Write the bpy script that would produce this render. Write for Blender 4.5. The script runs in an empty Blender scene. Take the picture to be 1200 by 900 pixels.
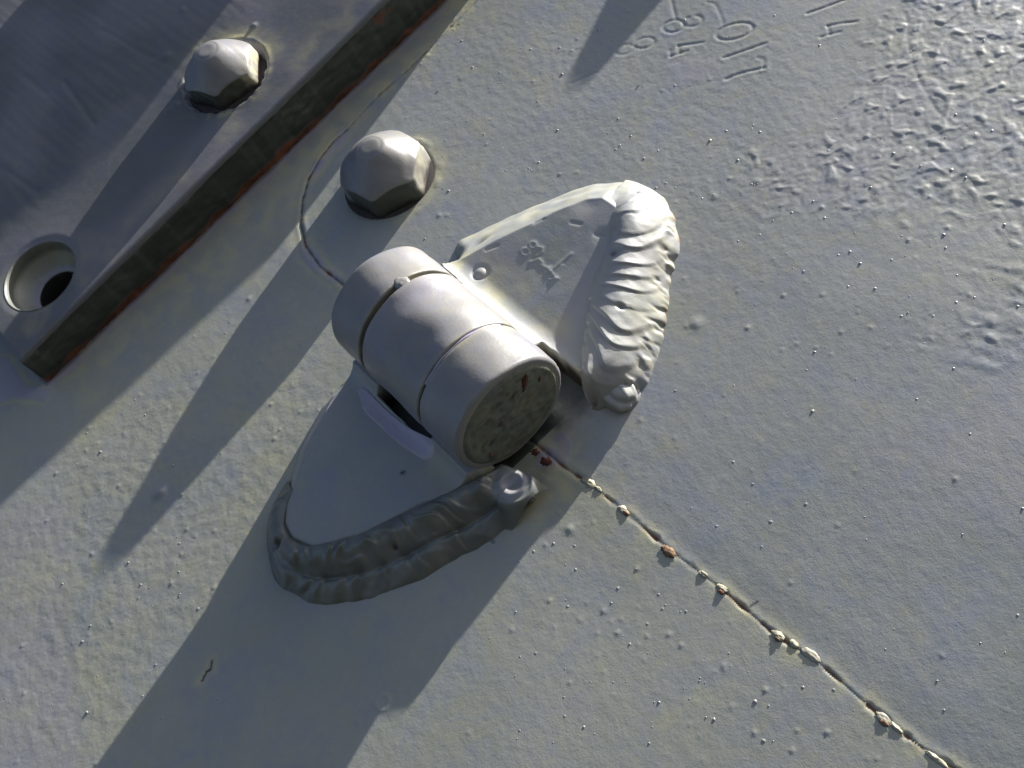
import bpy, bmesh, math
import numpy as np

# ------------------------------------------------------------------ camera, sky, sun, exposure
CM = 0.01                                     # everything below is written in centimetres
scene = bpy.context.scene
FPX, TILT, NAZ, DIST = 1150.0, 0.556, 1.036, 24.0
uN = np.array([math.cos(NAZ), -math.sin(NAZ), 0.0])           # the side of the plate the camera leans to
kx = np.array([-uN[1], uN[0], 0.0])
def _rot(v, k, a):
    v = np.asarray(v, float)
    return v*math.cos(a) + np.cross(k, v)*math.sin(a) + k*np.dot(k, v)*(1-math.cos(a))
if np.dot(_rot([0, 0, -1], kx, TILT), uN) > 0:
    kx = -kx
FW, RT, UP = (_rot(v, kx, TILT) for v in ([0, 0, -1], [1, 0, 0], [0, 1, 0]))
CAM = -FW*DIST
# the plate is a steep slope: its foot lies towards uN, the camera looks at it almost level
BETA = math.radians(76)
_n = np.array([0, -math.sin(BETA), math.cos(BETA)]); _d = np.array([0, -math.cos(BETA), -math.sin(BETA)]); _c = np.cross(_n, _d)
WR = np.outer(_n, [0, 0, 1.0]) + np.outer(_d, uN) + np.outer(_c, np.cross([0, 0, 1.0], uN))
WO = np.array([0, 0, 90.0])                   # 0.9 m above the ground
def world(P):
    return np.asarray(P, float) @ WR.T + WO
cd = bpy.data.cameras.new('camera'); cam = bpy.data.objects.new('camera', cd)
scene.collection.objects.link(cam)
from mathutils import Matrix, Vector
m3 = Matrix((WR @ RT, WR @ UP, -(WR @ FW))).transposed()
cam.matrix_world = Matrix.Translation(Vector(world(CAM)*CM)) @ m3.to_4x4()
cd.sensor_fit = 'HORIZONTAL'; cd.sensor_width = 36.0; cd.lens = 36.0*FPX/1200.0
cd.clip_start = 0.005; cd.clip_end = 500.0
scene.camera = cam

SUN_EL, SUN_AZ = math.radians(6.5), math.radians(61.0)         # the sun grazes the plate: angles in the plate's own frame
sunv = WR @ np.array([math.cos(SUN_EL)*math.cos(SUN_AZ), math.cos(SUN_EL)*math.sin(SUN_AZ), math.sin(SUN_EL)])
W_EL, W_AZ = math.asin(sunv[2]), math.atan2(sunv[1], sunv[0])
w = bpy.data.worlds.new('World'); scene.world = w; w.use_nodes = True
nt = w.node_tree; bg = nt.nodes['Background']
sky = nt.nodes.new('ShaderNodeTexSky'); sky.sky_type = 'NISHITA'; sky.sun_disc = False
sky.sun_elevation = W_EL; sky.sun_rotation = math.pi/2 - W_AZ
sky.air_density = 0.6; sky.dust_density = 2.0; sky.ozone_density = 1.0
nt.links.new(sky.outputs[0], bg.inputs[0]); bg.inputs[1].default_value = 0.06
sl = bpy.data.lights.new('sun', 'SUN'); so = bpy.data.objects.new('sun', sl); scene.collection.objects.link(so)
sl.energy = 5.0; sl.angle = math.radians(0.55); sl.color = (1.0, 0.955, 0.89)
sd = Vector(sunv)
so.rotation_euler = sd.to_track_quat('Z', 'Y').to_euler()
vs = scene.view_settings
vs.view_transform = 'Standard'; vs.look = 'None'; vs.exposure = 1.52; vs.gamma = 1.0; vs.use_curve_mapping = False

# ------------------------------------------------------------------ numeric helpers
def at(px, py, z=0.0):
    """the point at height z (cm) seen at photo pixel px, py"""
    d = FW*FPX + RT*(px-600) - UP*(py-450)
    return CAM + d*((z-CAM[2])/d[2])
def at2(px, py, z=0.0):
    return at(px, py, z)[:2]
def smooth(a, b, x):
    t = np.clip((x-a)/(b-a), 0, 1); return t*t*(3-2*t)
def perlin(x, y, sc, seed=0):
    x = np.asarray(x, float)/sc + 1000.37; y = np.asarray(y, float)/sc + 1000.71
    rng = np.random.default_rng(seed); N = 256
    ang = rng.random((N, N))*2*np.pi; gx, gy = np.cos(ang), np.sin(ang)
    xi, yi = np.floor(x).astype(int), np.floor(y).astype(int); xf, yf = x-xi, y-yi
    u, v = xf**3*(xf*(xf*6-15)+10), yf**3*(yf*(yf*6-15)+10)
    def g(i, j):
        a, b = (xi+i) % N, (yi+j) % N
        return gx[a, b]*(xf-i) + gy[a, b]*(yf-j)
    n0 = g(0, 0)*(1-u)+g(1, 0)*u; n1 = g(0, 1)*(1-u)+g(1, 1)*u
    return (n0*(1-v)+n1*v)*1.5
def seg_dist(X, Y, pts):
    best = np.full(X.shape, 1e9); arc = np.zeros(X.shape); side = np.zeros(X.shape); acc = 0.0
    for (x0, y0), (x1, y1) in zip(pts[:-1], pts[1:]):
        dx, dy = x1-x0, y1-y0; L2 = dx*dx+dy*dy + 1e-12
        t = np.clip(((X-x0)*dx+(Y-y0)*dy)/L2, 0, 1)
        d = np.hypot(X-x0-t*dx, Y-y0-t*dy); m = d < best
        best = np.where(m, d, best); arc = np.where(m, acc+t*math.sqrt(L2), arc)
        side = np.where(m, dx*(Y-y0)-dy*(X-x0), side)
        acc += math.sqrt(L2)
    return best, arc, side
def inside(X, Y, poly):
    r = np.zeros(X.shape, bool); n = len(poly); j = n-1
    for i in range(n):
        xi, yi = poly[i]; xj, yj = poly[j]
        if yi != yj:
            r ^= ((yi > Y) != (yj > Y)) & (X < (xj-xi)*(Y-yi)/(yj-yi)+xi)
        j = i
    return r
def sdf(X, Y, poly):
    d, _, _ = seg_dist(X, Y, list(poly)+[poly[0]])
    return np.where(inside(X, Y, poly), d, -d)
def resample(pts, n):
    pts = np.array(pts, float)
    # Catmull-Rom then even spacing
    P = np.vstack([2*pts[0]-pts[1], pts, 2*pts[-1]-pts[-2]]); out = []
    for i in range(1, len(P)-2):
        for t in np.linspace(0, 1, 24, endpoint=False):
            a, b, c, d = P[i-1], P[i], P[i+1], P[i+2]
            out.append(.5*(2*b+(c-a)*t+(2*a-5*b+4*c-d)*t*t+(3*b-a-3*c+d)*t**3))
    out.append(pts[-1]); out = np.array(out)
    s = np.concatenate([[0], np.cumsum(np.linalg.norm(np.diff(out, axis=0), axis=1))])
    q = np.linspace(0, s[-1], n)
    return np.stack([np.interp(q, s, out[:, k]) for k in range(out.shape[1])], 1)

# ------------------------------------------------------------------ mesh helpers
def mesh_from(name, V, quads, mat, parent=None, attrs=None, smooth_shade=True, tris=None):
    V = (world(V)*CM).astype(np.float32)
    me = bpy.data.meshes.new(name); me.vertices.add(len(V)); me.vertices.foreach_set('co', V.ravel())
    q = np.asarray(quads, np.int32).reshape(-1, 4); t = np.asarray(tris if tris is not None else [], np.int32).reshape(-1, 3)
    me.loops.add(q.size+t.size); me.loops.foreach_set('vertex_index', np.concatenate([q.ravel(), t.ravel()]))
    me.polygons.add(len(q)+len(t))
    me.polygons.foreach_set('loop_start', np.concatenate([np.arange(len(q))*4, len(q)*4+np.arange(len(t))*3]).astype(np.int32))
    me.polygons.foreach_set('use_smooth', np.full(len(q)+len(t), smooth_shade))
    me.update(calc_edges=True); me.validate()
    for k, v in (attrs or {}).items():
        a = me.attributes.new(k, 'FLOAT', 'POINT'); a.data.foreach_set('value', np.asarray(v, np.float32))
    if mat: me.materials.append(mat)
    o = bpy.data.objects.new(name, me); scene.collection.objects.link(o)
    if parent is not None: o.parent = parent; o.matrix_parent_inverse = parent.matrix_world.inverted()
    return o
def grid_quads(ni, nj):
    i, j = np.meshgrid(np.arange(ni-1), np.arange(nj-1), indexing='ij'); b = i*nj+j
    return np.stack([b, b+nj, b+nj+1, b+1], -1).reshape(-1, 4)
def compact(V, Q, attrs):
    used = np.zeros(len(V), bool); used[Q.ravel()] = True
    idx = np.cumsum(used)-1
    return V[used], idx[Q], {k: v[used] for k, v in attrs.items()}
def empty(name, loc, label, cat, group=None):
    o = bpy.data.objects.new(name, None); scene.collection.objects.link(o)
    o.location = Vector(world(loc)*CM); o.empty_display_size = .005
    o['label'] = label; o['category'] = cat
    if group: o['group'] = group
    bpy.context.view_layer.update()
    return o
def lump(name, center, axes, mat, parent, seed=0, rough=.25, nu=20, nv=12, attrs=None):
    """an uneven blob: axes are three cm half-length vectors"""
    th = np.linspace(0, 2*np.pi, nu, endpoint=False); ph = np.linspace(-np.pi/2, np.pi/2, nv)
    T, P = np.meshgrid(th, ph, indexing='ij')
    X, Y, Z = np.cos(T)*np.cos(P), np.sin(T)*np.cos(P), np.sin(P)
    r = 1+rough*perlin(X*1.1+3*Z, Y*1.1+seed*7, .8, seed)+rough*.5*perlin(X+Z*2, Y-Z, .4, seed+5)
    ax = np.array(axes, float)
    V = np.asarray(center)+(X*r)[..., None]*ax[0]+(Y*r)[..., None]*ax[1]+(Z*r)[..., None]*ax[2]
    i, j = np.meshgrid(np.arange(nu), np.arange(nv-1), indexing='ij'); i2 = (i+1) % nu
    Q = np.stack([i*nv+j, i2*nv+j, i2*nv+j+1, i*nv+j+1], -1).reshape(-1, 4)
    A = {k: np.full(nu*nv, v) for k, v in (attrs or {}).items()}
    return mesh_from(name, V.reshape(-1, 3), Q, mat, parent, A)

# ------------------------------------------------------------------ materials
def paint_material(name, c1, c2, rough=.42, grain=1.0, seed=0.0, spec=.5):
    m = bpy.data.materials.new(name); m.use_nodes = True; t = m.node_tree; N = t.nodes; L = t.links
    b = N['Principled BSDF']
    tc = N.new('ShaderNodeTexCoord')
    mp = N.new('ShaderNodeMapping'); mp.inputs['Location'].default_value = (seed, seed*1.7, seed*.3); L.new(tc.outputs['Object'], mp.inputs[0])
    def noise(scale, detail=3, rough_=.55, dist=0.0):
        n = N.new('ShaderNodeTexNoise'); n.inputs['Scale'].default_value = scale; n.inputs['Detail'].default_value = detail
        n.inputs['Roughness'].default_value = rough_; n.inputs['Distortion'].default_value = dist
        L.new(mp.outputs[0], n.inputs['Vector']); return n
    def ramp(src, a, b_):
        r = N.new('ShaderNodeMapRange'); r.inputs['From Min'].default_value = a; r.inputs['From Max'].default_value = b_
        L.new(src, r.inputs['Value']); return r.outputs[0]
    def mix(fac, A, B):
        x = N.new('ShaderNodeMix'); x.data_type = 'RGBA'
        if isinstance(fac, float): x.inputs[0].default_value = fac
        else: L.new(fac, x.inputs[0])
        for s, v in ((6, A), (7, B)):
            if isinstance(v, tuple): x.inputs[s].default_value = (*v, 1)
            else: L.new(v, x.inputs[s])
        return x.outputs[2]
    def math_(op, a, b_):
        x = N.new('ShaderNodeMath'); x.operation = op
        for s, v in ((0, a), (1, b_)):
            if isinstance(v, (int, float)): x.inputs[s].default_value = v
            else: L.new(v, x.inputs[s])
        x.use_clamp = False; return x.outputs[0]
    def attr(n):
        x = N.new('ShaderNodeAttribute'); x.attribute_name = n; return x.outputs['Fac']
    big = noise(28, 4, .6); mid = noise(170, 4, .6, .4); fine = noise(1250, 3, .65); speck = noise(2600, 2, .5)
    col = mix(ramp(big.outputs[0], .35, .65), c1, c2)
    col = mix(ramp(mid.outputs[0], .62, .85), col, tuple(v*1.12 for v in c2))
    col = mix(math_('MULTIPLY', ramp(speck.outputs[0], .62, .75), .35), col, tuple(v*.72 for v in c1))
    mot = noise(520, 3, .6, .3); blu = noise(75, 4, .65, .6); yel = noise(110, 4, .65, .8)
    col = mix(math_('MULTIPLY', ramp(blu.outputs[0], .47, .66), .75), col, (c1[0]*.93, c1[1]*.96, c1[2]*1.22))
    col = mix(math_('MULTIPLY', ramp(yel.outputs[0], .54, .70), .50), col, (c2[0]*1.06, c2[1]*1.03, c2[2]*.76))
    col = mix(math_('MULTIPLY', ramp(mot.outputs[0], .52, .68), .30), col, (c2[0]*1.12, c2[1]*1.08, c2[2]*.84))
    col = mix(math_('MULTIPLY', ramp(mot.outputs[0], .46, .32), .30), col, (c1[0]*.90, c1[1]*.92, c1[2]*1.10))
    vi = math_('MULTIPLY', attr('violet'), 1.0)
    col = mix(vi, col, (.275, .255, .300))
    di = math_('MULTIPLY', attr('dirt'), ramp(mid.outputs[0], .25, .7))
    col = mix(di, col, (.38, .355, .20))
    ru = attr('rust')
    rc = mix(ramp(mid.outputs[0], .35, .65), (.060, .020, .010), (.17, .055, .020))
    col = mix(ru, col, rc)
    col = mix(attr('olive_shade'), col, mix(ramp(mid.outputs[0], .3, .7), (.022, .031, .022), (.044, .054, .040)))  # dark olive that paints shade into the colour
    col = mix(attr('dark'), col, (.016, .015, .014))
    L.new(col, b.inputs['Base Color'])
    r0 = math_('ADD', math_('MULTIPLY', fine.outputs[0], .16), rough-.08)
    r1 = math_('ADD', r0, math_('MULTIPLY', math_('ADD', ru, di), .35)); L.new(r1, b.inputs['Roughness'])
    b.inputs['Specular IOR Level'].default_value = spec
    hb = math_('ADD', math_('MULTIPLY', fine.outputs[0], .5), math_('MULTIPLY', speck.outputs[0], .35))
    bp = N.new('ShaderNodeBump'); bp.inputs['Strength'].default_value = min(1.0, .75*grain); bp.inputs['Distance'].default_value = .00009
    L.new(hb, bp.inputs['Height']); L.new(bp.outputs[0], b.inputs['Normal'])
    return m
PAINT = paint_material('grey_green_paint', (.232, .245, .226), (.266, .275, .264), rough=.40, spec=.75)
PAINT_HATCH = paint_material('grey_green_paint_worn', (.240, .250, .216), (.270, .277, .246), rough=.40, spec=.7, seed=.37)
PAINT_DARK = paint_material('blue_grey_paint', (.098, .103, .106), (.124, .128, .130), rough=.36, seed=.71)
PAINT_HINGE = paint_material('thick_grey_paint', (.180, .179, .174), (.208, .205, .200), rough=.36, grain=.8, seed=.13)
PAINT_CAP = paint_material('rough_green_paint', (.098, .112, .088), (.150, .160, .125), rough=.5, grain=2.5, seed=.53)
RUST = paint_material('rust', (.060, .020, .013), (.15, .046, .020), rough=.8, grain=3, seed=.9)
BARE = paint_material('dark_steel', (.02, .018, .017), (.04, .03, .026), rough=.7, grain=2, seed=.21)
LILAC = paint_material('lilac_paint_run', (.30, .28, .36), (.36, .335, .42), rough=.25, grain=.3, seed=.44)
CREAM = paint_material('cracked_cream_paint', (.22, .212, .165), (.29, .275, .22), rough=.5, grain=1, seed=.61)

# ------------------------------------------------------------------ layout (cm, on the plate)
seam_px = [(640, -120), (600, -52), (560, 0), (520, 40), (480, 80), (445, 110), (408, 150), (390, 166), (375, 185), (361, 210), (354, 235), (352, 262), (358, 288),
           (375, 312), (398, 330), (470, 395), (560, 470), (630, 522), (662, 548), (690, 566), (735, 602), (785, 645), (845, 690), (910, 745), (958, 775),
           (1000, 812), (1040, 845), (1085, 880), (1130, 908), (1200, 960), (1400, 1100)]
seam = [tuple(at2(*q)) for q in seam_px]
E0, E1 = at(55, 447), at(520, 0)                       # foot of the raised plate's long side
EDIR = (E1-E0)/np.linalg.norm(E1-E0); EN = np.array([EDIR[1], -EDIR[0], 0])   # EN points away from the raised plate
RZ0, RTILT, RCROSS = 1.20, 0.024, 0.045
def raised_z(x, y):
    d = -((x-E0[0])*EN[0]+(y-E0[1])*EN[1])
    return RZ0 + RTILT*((x-E0[0])*EDIR[0]+(y-E0[1])*EDIR[1]) + RCROSS*np.maximum(d-.5, 0)
def at_raised(px, py, dz=0.0):
    z = 1.3
    for _ in range(8):
        p = at(px, py, z); z = raised_z(p[0], p[1])+dz
    return p
BOLT2 = at(456, 211); BOLT1 = at_raised(266, 93, -.15); HOLE = at_raised(46, 322)
HR, BRR = 1.16, 1.44                                   # hole radius, recess radius round the upper bolt
PHI = .766
HA = np.array([math.cos(PHI), -math.sin(PHI), 0]); HB = np.array([math.sin(PHI), math.cos(PHI), 0])
HLEN = 4.86; HO = np.array([.598, -1.72, 0]) - HA*HLEN
HZ, HRAD = 1.775, 1.523
def hp(s, b, z):
    s, b, z = np.broadcast_arrays(np.asarray(s, float), np.asarray(b, float), np.asarray(z, float))
    return HO + s[..., None]*HA + b[..., None]*HB + z[..., None]*np.array([0, 0, 1.])
def sb(px, py, z=0.0):
    p = at(px, py, z)-HO; return (p@HA, p@HB)

# ------------------------------------------------------------------ the two plates, one uneven sheet split along the seam
STEP = .036
def axis(lo, hi, far):
    core = np.arange(lo, hi, STEP); out = []; x = STEP; p = 0
    while p < far: x *= 1.35; p += x; out.append(p)
    out = np.array(out); return np.concatenate([lo-out[::-1], core, core[-1]+out])
gx, gy = axis(-20.5, 17.0, 25), axis(-12.0, 17.5, 25)
X, Y = np.meshgrid(gx, gy, indexing='ij'); X, Y = X.ravel(), Y.ravel()
rng = np.random.default_rng(7)
def px_mask(poly_px, soft):
    d = sdf(X, Y, [tuple(at2(*q)) for q in poly_px]); return smooth(-soft, soft, d + .5*soft*perlin(X, Y, 1.1, 91))
sd_, sarc, sside = seg_dist(X, Y, seam)
right = inside(X, Y, seam + [(60, -60), (60, 60), (-5, 60)])
Z = .012*perlin(X, Y, 5.0, 1) + .0045*perlin(X, Y, 1.7, 2)
# brushed / sprayed orange peel, stretched a little along the brush
xr, yr = X*.83+Y*.55, -X*.55+Y*.83
peel = .0022*perlin(xr, yr*.7, .23, 3) + .0011*perlin(X, Y, .11, 4)
left_rough = px_mask([(330, 360), (250, 420), (110, 500), (0, 620), (0, 900), (110, 900), (330, 640), (400, 470)], 1.2)
upper_mid = px_mask([(560, 0), (900, 0), (1000, 150), (860, 330), (560, 180), (430, 150)], 2.0)
Z += (peel+.0007*rng.normal(size=len(X)))*(.75 + .65*left_rough*(~right) + .7*upper_mid*right)
Z += left_rough*(~right)*.0034*perlin(X, Y, .30, 5)
# blistered patches
blist = px_mask([(1050, -40), (1260, -40), (1260, 330), (1130, 250), (1000, 260), (930, 230), (880, 240), (870, 180), (960, 170), (1000, 110)], .8)
blist = np.maximum(blist, .7*px_mask([(1190, 300), (1260, 290), (1260, 400), (1150, 420), (1080, 400), (1150, 350)], .8))
blist = np.maximum(blist, .45*px_mask([(870, 190), (1000, 180), (1000, 250), (890, 260)], .8))
nzw = perlin(X, Y, .8, 61)
bn = perlin(xr*.9+.25*nzw, yr*1.15+.25*nzw, .30, 6)
Z += blist*(.0130*smooth(.1, .6, bn) - .005*smooth(.1, .7, -bn) + .0045*perlin(X, Y, .15, 7))
rip = px_mask([(1130, 330), (1260, 290), (1260, 420), (1120, 430)], 1.2)
Z += rip*.0045*np.sin((X*.5+Y*1.0)/.075 + 3*perlin(X, Y, 1.2, 8))*smooth(-.1, .4, perlin(X, Y, .8, 9))
# soft brush streaks on the lower right
streak = px_mask([(700, 480), (1260, 430), (1260, 940), (1150, 900), (700, 570)], 2.0)
Z += streak*.0035*perlin((X*.55+Y*.83)*.25, (X*.83-Y*.55), .35, 10)
# seam groove, dip and ridge beside it
q0 = 0.0; arcs = {}
for (p, n_) in zip(seam_px, range(len(seam_px))): arcs[p] = sum(math.dist(seam[i], seam[i+1]) for i in range(n_))
aA, aB, aC, aD = arcs[(408, 150)], arcs[(398, 330)], arcs[(662, 548)], arcs[(690, 566)]
wob = perlin(sarc, sarc*0, .5, 11); wob2 = perlin(sarc, sarc*0+3, .18, 12)
open_ = np.where(sarc < aA, .25+.5*smooth(.1, .5, wob), np.where(sarc < aB, .9, np.where(sarc < aD, .9, .28+.5*smooth(.05, .5, wob+.4*wob2))))
gw = .032 + .03*wob2 + .012*open_
Z -= open_*.032*(1-smooth(gw*.5, gw*1.5, sd_))
lowseam = smooth(aD, aD+1.5, sarc)
Z += lowseam*right*(-.010*(1-smooth(0, 1.0, sd_))*smooth(0, .25, sd_))
L0, L1 = at2(690, 566), at2(1130, 908); ld = (L1-L0)/np.linalg.norm(L1-L0)
lt, lo_ = (X-L0[0])*ld[0]+(Y-L0[1])*ld[1], -(X-L0[0])*ld[1]+(Y-L0[1])*ld[0]
Z += right*smooth(-5, 3, lt)*(.13*smooth(-3, 9, np.abs(lo_)) - .13*smooth(-3, 9, 0))*smooth(0, .3, sd_)
Z -= (sarc > aA)*(sarc < aB)*(~right)*.02*(1-smooth(0, .6, sd_))
lip = np.exp(-((sd_-.14)/.07)**2)
Z += lip*np.where(sarc < aA, .008*smooth(-.2, .5, wob2), np.where(sarc > aD, .002*smooth(0, .5, wob2), .008))
# stamped characters, grooves with a slight burr
def ell(cx, cy, rx, ry, rot, a0=0, a1=360, n=18):
    r = math.radians(rot); o = []
    for k in range(n+1):
        a = math.radians(a0+(a1-a0)*k/n); x, y = rx*math.cos(a), ry*math.sin(a)
        o.append((cx+x*math.cos(r)-y*math.sin(r), cy+x*math.sin(r)+y*math.cos(r)))
    return o
strokes = [(ell(732, 58, 11, 5.5, -14), .8), (ell(755, 50.5, 12, 6, -14), .9),
           ([(786, -2), (789, 10), (792, 22)], 1), (ell(789, 31, 12, 7, -12), 1.2), (ell(812, 25, 11, 6, -14, -60, 250), 1),
           ([(795, 54), (808, 52), (823, 50)], 1.2), ([(786, 66), (796, 63), (805, 60)], 1.2), ([(785, 59), (786, 67)], .8), ([(795, 54), (796, 62)], 1),
           ([(829, 3), (838, 5), (843, 15), (848, 28)], .7), (ell(861, 37, 22, 9, -14), 1.2),
           ([(848, 68), (872, 60), (897, 51)], 1.4), ([(850, 93), (868, 86), (895, 80)], 1.3), ([(895, 80), (895, 70), (888, 68)], .9),
           ([(946, 16), (966, 9), (990, 0)], 1.4), ([(970, 31), (985, 28), (1004, 26)], 1.2), ([(962, 44), (972, 41), (984, 38)], 1.1), ([(970, 31), (972, 40)], .9),
           ([(670, 98), (684, 91), (698, 85)], .9), ([(1062, 18), (1064, 50), (1072, 85), (1080, 102), (1096, 130), (1112, 146)], .45)]
for pts, k in strokes:
    P = [tuple(at2(*q)) for q in pts]; A = np.array(P)
    sel = np.nonzero((X > A[:, 0].min()-.4) & (X < A[:, 0].max()+.4) & (Y > A[:, 1].min()-.4) & (Y < A[:, 1].max()+.4))[0]
    d, _, _ = seg_dist(X[sel], Y[sel], P)
    Z[sel] += k*(-.009*np.exp(-(d/.040)**2) + .002*np.exp(-((d-.11)/.05)**2))
# nibs of grit under the paint, and pits
def nibs(n, hmin, hmax, rmin, rmax, region=None, seed=1):
    r = np.random.default_rng(seed); c = 0
    while c < n:
        x, y = r.uniform(-19, 13), r.uniform(-10, 16)
        if region is not None and not inside(np.array([x]), np.array([y]), region)[0]: continue
        h = .34*(hmin+(hmax-hmin)*r.random()**3); rad = .7*r.uniform(rmin, rmax); c += 1
        i0, i1 = np.searchsorted(gx, [x-3*rad, x+3*rad]); j0, j1 = np.searchsorted(gy, [y-3*rad, y+3*rad])
        II, JJ = np.meshgrid(np.arange(i0, i1), np.arange(j0, j1), indexing='ij'); k = (II*len(gy)+JJ).ravel()
        Z[k] += h*np.exp(-((X[k]-x)**2+(Y[k]-y)**2)/(rad*rad))
nibs(420, .008, .045, .045, .08, seed=1)
nibs(22, .02, .05, .07, .13, seed=2)
nibs(80, .012, .05, .045, .075, [tuple(at2(*q)) for q in [(100, 500), (330, 360), (400, 470), (200, 800), (90, 800)]], seed=3)
nibs(45, .012, .05, .045, .075, [tuple(at2(*q)) for q in [(650, 590), (1000, 860), (900, 900), (560, 760)]], seed=4)
nibs(70, .012, .05, .045, .08, [tuple(at2(*q)) for q in [(700, 150), (1190, 150), (1190, 420), (820, 420)]], seed=5)
for (px_, py_, h, r_) in [(190, 577, .10, .12), (184, 582, .07, .1), (668, 620, .02, .10), (700, 232, .03, .08), (540, 330, .02, .1), (816, 380, .022, .15)]:
    x, y = at2(px_, py_); Z += h*np.exp(-((X-x)**2+(Y-y)**2)/(r_*r_))
# settle flat under things, shallow rings round the lower bolt
rb2 = np.hypot(X-BOLT2[0], Y-BOLT2[1])
Z -= .05*smooth(1.42, 1.28, rb2)
Z += .012*np.exp(-((rb2-1.55)/.10)**2)*smooth(-.2, .4, perlin(X, Y, .6, 31))
# --- colour masks (paint and stains; the dark olive one paints shade in)
dirt = np.zeros(len(X)); violet = np.zeros(len(X)); rust = np.zeros(len(X)); dark = np.zeros(len(X))
nz = perlin(X, Y, .6, 20); nz2 = perlin(X, Y, 1.6, 21); nz3 = perlin(X, Y, .22, 22)
dirt += .8*np.exp(-(sd_/.30)**2)*smooth(-.35, .3, wob+.4*nz)
dirt += .75*np.exp(-((rb2-1.5)/.30)**2)*smooth(-.1, .35, perlin(X, Y, .9, 23)+.35*((X-BOLT2[0])*.8+(Y-BOLT2[1])*.3)/1.4)
ed = (X-E0[0])*EN[0]+(Y-E0[1])*EN[1]; ea = (X-E0[0])*EDIR[0]+(Y-E0[1])*EDIR[1]
dirt += .5*(~right)*smooth(3.4, .6, ed)*smooth(-.15, .35, nz+.3*nz2)*smooth(-1, 1.5, ea)
dirt += .25*(~right)*left_rough*smooth(-.1, .5, nz2) + .20*np.where(right, .45, 1)*smooth(.0, .55, perlin(X, Y, 3.1, 25)+.3*nz)
hs, hb_ = (X-HO[0])*HA[0]+(Y-HO[1])*HA[1], (X-HO[0])*HB[0]+(Y-HO[1])*HB[1]
d_w = np.hypot(hs-5.7, hb_+.4); dirt += .8*np.exp(-((d_w-.6)/.35)**2)*smooth(-.4, .2, nz)
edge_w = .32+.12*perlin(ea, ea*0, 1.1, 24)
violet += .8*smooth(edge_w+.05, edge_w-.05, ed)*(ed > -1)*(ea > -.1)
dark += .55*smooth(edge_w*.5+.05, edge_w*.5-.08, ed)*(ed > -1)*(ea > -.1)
rust += .9*smooth(.10, .02, ed+.05*nz3)*(ed > -1)*(ea > .0)
for (poly, k) in (([(352, 288), (368, 290), (382, 312), (400, 326), (392, 332), (368, 318), (353, 302)], .9), ([(404, 150), (388, 160), (366, 195), (360, 208), (366, 212), (388, 182), (408, 160)], .8),
                  ([(632, 520), (660, 505), (672, 520), (664, 545), (648, 556), (628, 545)], .9), ([(-20, 420), (8, 420), (30, 452), (60, 458), (52, 470), (20, 466), (-20, 475)], .85),
                  ([(900, 180), (1010, 130), (1060, 60), (1110, 100), (1000, 240), (890, 250)], .18), ([(-20, 600), (78, 590), (84, 740), (98, 900), (-20, 920)], .26),
                  ([(790, 70), (835, 65), (842, 85), (800, 95)], .35), ([(1000, 520), (1200, 440), (1220, 640), (1050, 620)], .15)):
    P = [tuple(at2(*q)) for q in poly]; d = sdf(X, Y, P); sft = .06 if k > .5 else .25
    v = k*smooth(-sft, sft, d+(.04 if k > .5 else .25)*nz3); violet = np.maximum(violet, v)
    if k > .5: Z += .010*v/k; dirt = np.maximum(dirt, .7*np.exp(-((d+.1)/.08)**2)*(d < .05))
for q_ in [(689, 566), (735, 602), (782, 645), (846, 691), (915, 748), (950, 768), (1036, 845), (1100, 892)]:
    x, y = at2(*q_); d = np.hypot((X-x), (Y-y)); dirt = np.maximum(dirt, .85*np.exp(-(d/.34)**2)*smooth(-.5, .2, nz3+nz))
core = 1-smooth(gw*.4, gw*1.1, sd_)
rust += core*smooth(-.05, .25, wob)*np.where(sarc < aA, .5, 1.0)
dark += core*smooth(.25, -.1, wob)*(.25+.75*open_)*.8
for (px_, py_, L_) in [(243, 787, .42)]:
    c = at2(px_, py_); d, _, _ = seg_dist(X, Y, [tuple(c+np.array([.05, .24])), tuple(c+np.array([.06, .05])), tuple(c+np.array([-.03, .0])), tuple(c+np.array([-.10, -.20]))])
    dark += smooth(.04+.02*nz3, .015, d); dirt += .8*smooth(.26, .1, d+.1*nz3); Z -= .02*smooth(.06, .03, d)
for (px_, py_, r_) in [(448, 823, .16)]:
    x, y = at2(px_, py_); d = np.hypot(X-x, Y-y); Z += .012*np.exp(-((d-r_)/.04)**2)
for _ in range(9):
    x, y = rng.uniform(-17, 13), rng.uniform(-9, 15); a_ = rng.uniform(.4, 1.4); l = rng.uniform(.04, .13)
    sel = np.nonzero((abs(X-x) < .3) & (abs(Y-y) < .3))[0]
    d, _, _ = seg_dist(X[sel], Y[sel], [(x-l*math.cos(a_), y-l*math.sin(a_)), (x+l*math.cos(a_), y+l*math.sin(a_))])
    dark[sel] += .8*smooth(.035, .015, d)
olive_shade = np.maximum(.95*(hs > -.3)*(hs < 4.9)*smooth(2.3, 2.1, np.abs(hb_)), 0); olive_shade = np.maximum(olive_shade, 0)  # shade under the barrel and in its slots, painted on the plates
olive_shade += .9*smooth(-.25, .3, sdf(X, Y, [tuple(at2(*q)) for q in [(640, 415), (668, 425), (698, 462), (690, 482), (655, 508), (632, 495)]])+.1*nz3)  # shaded patch beside the barrel end, painted in
ATTR = {'olive_shade': np.clip(olive_shade, 0, 1), 'dirt': np.clip(dirt, 0, 1), 'violet': np.clip(violet, 0, 1), 'rust': np.clip(rust, 0, 1), 'dark': np.clip(dark, 0, 1)}
V = np.stack([X, Y, Z], 1); Q = grid_quads(len(gx), len(gy)); cc = V[Q].mean(1)
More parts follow.
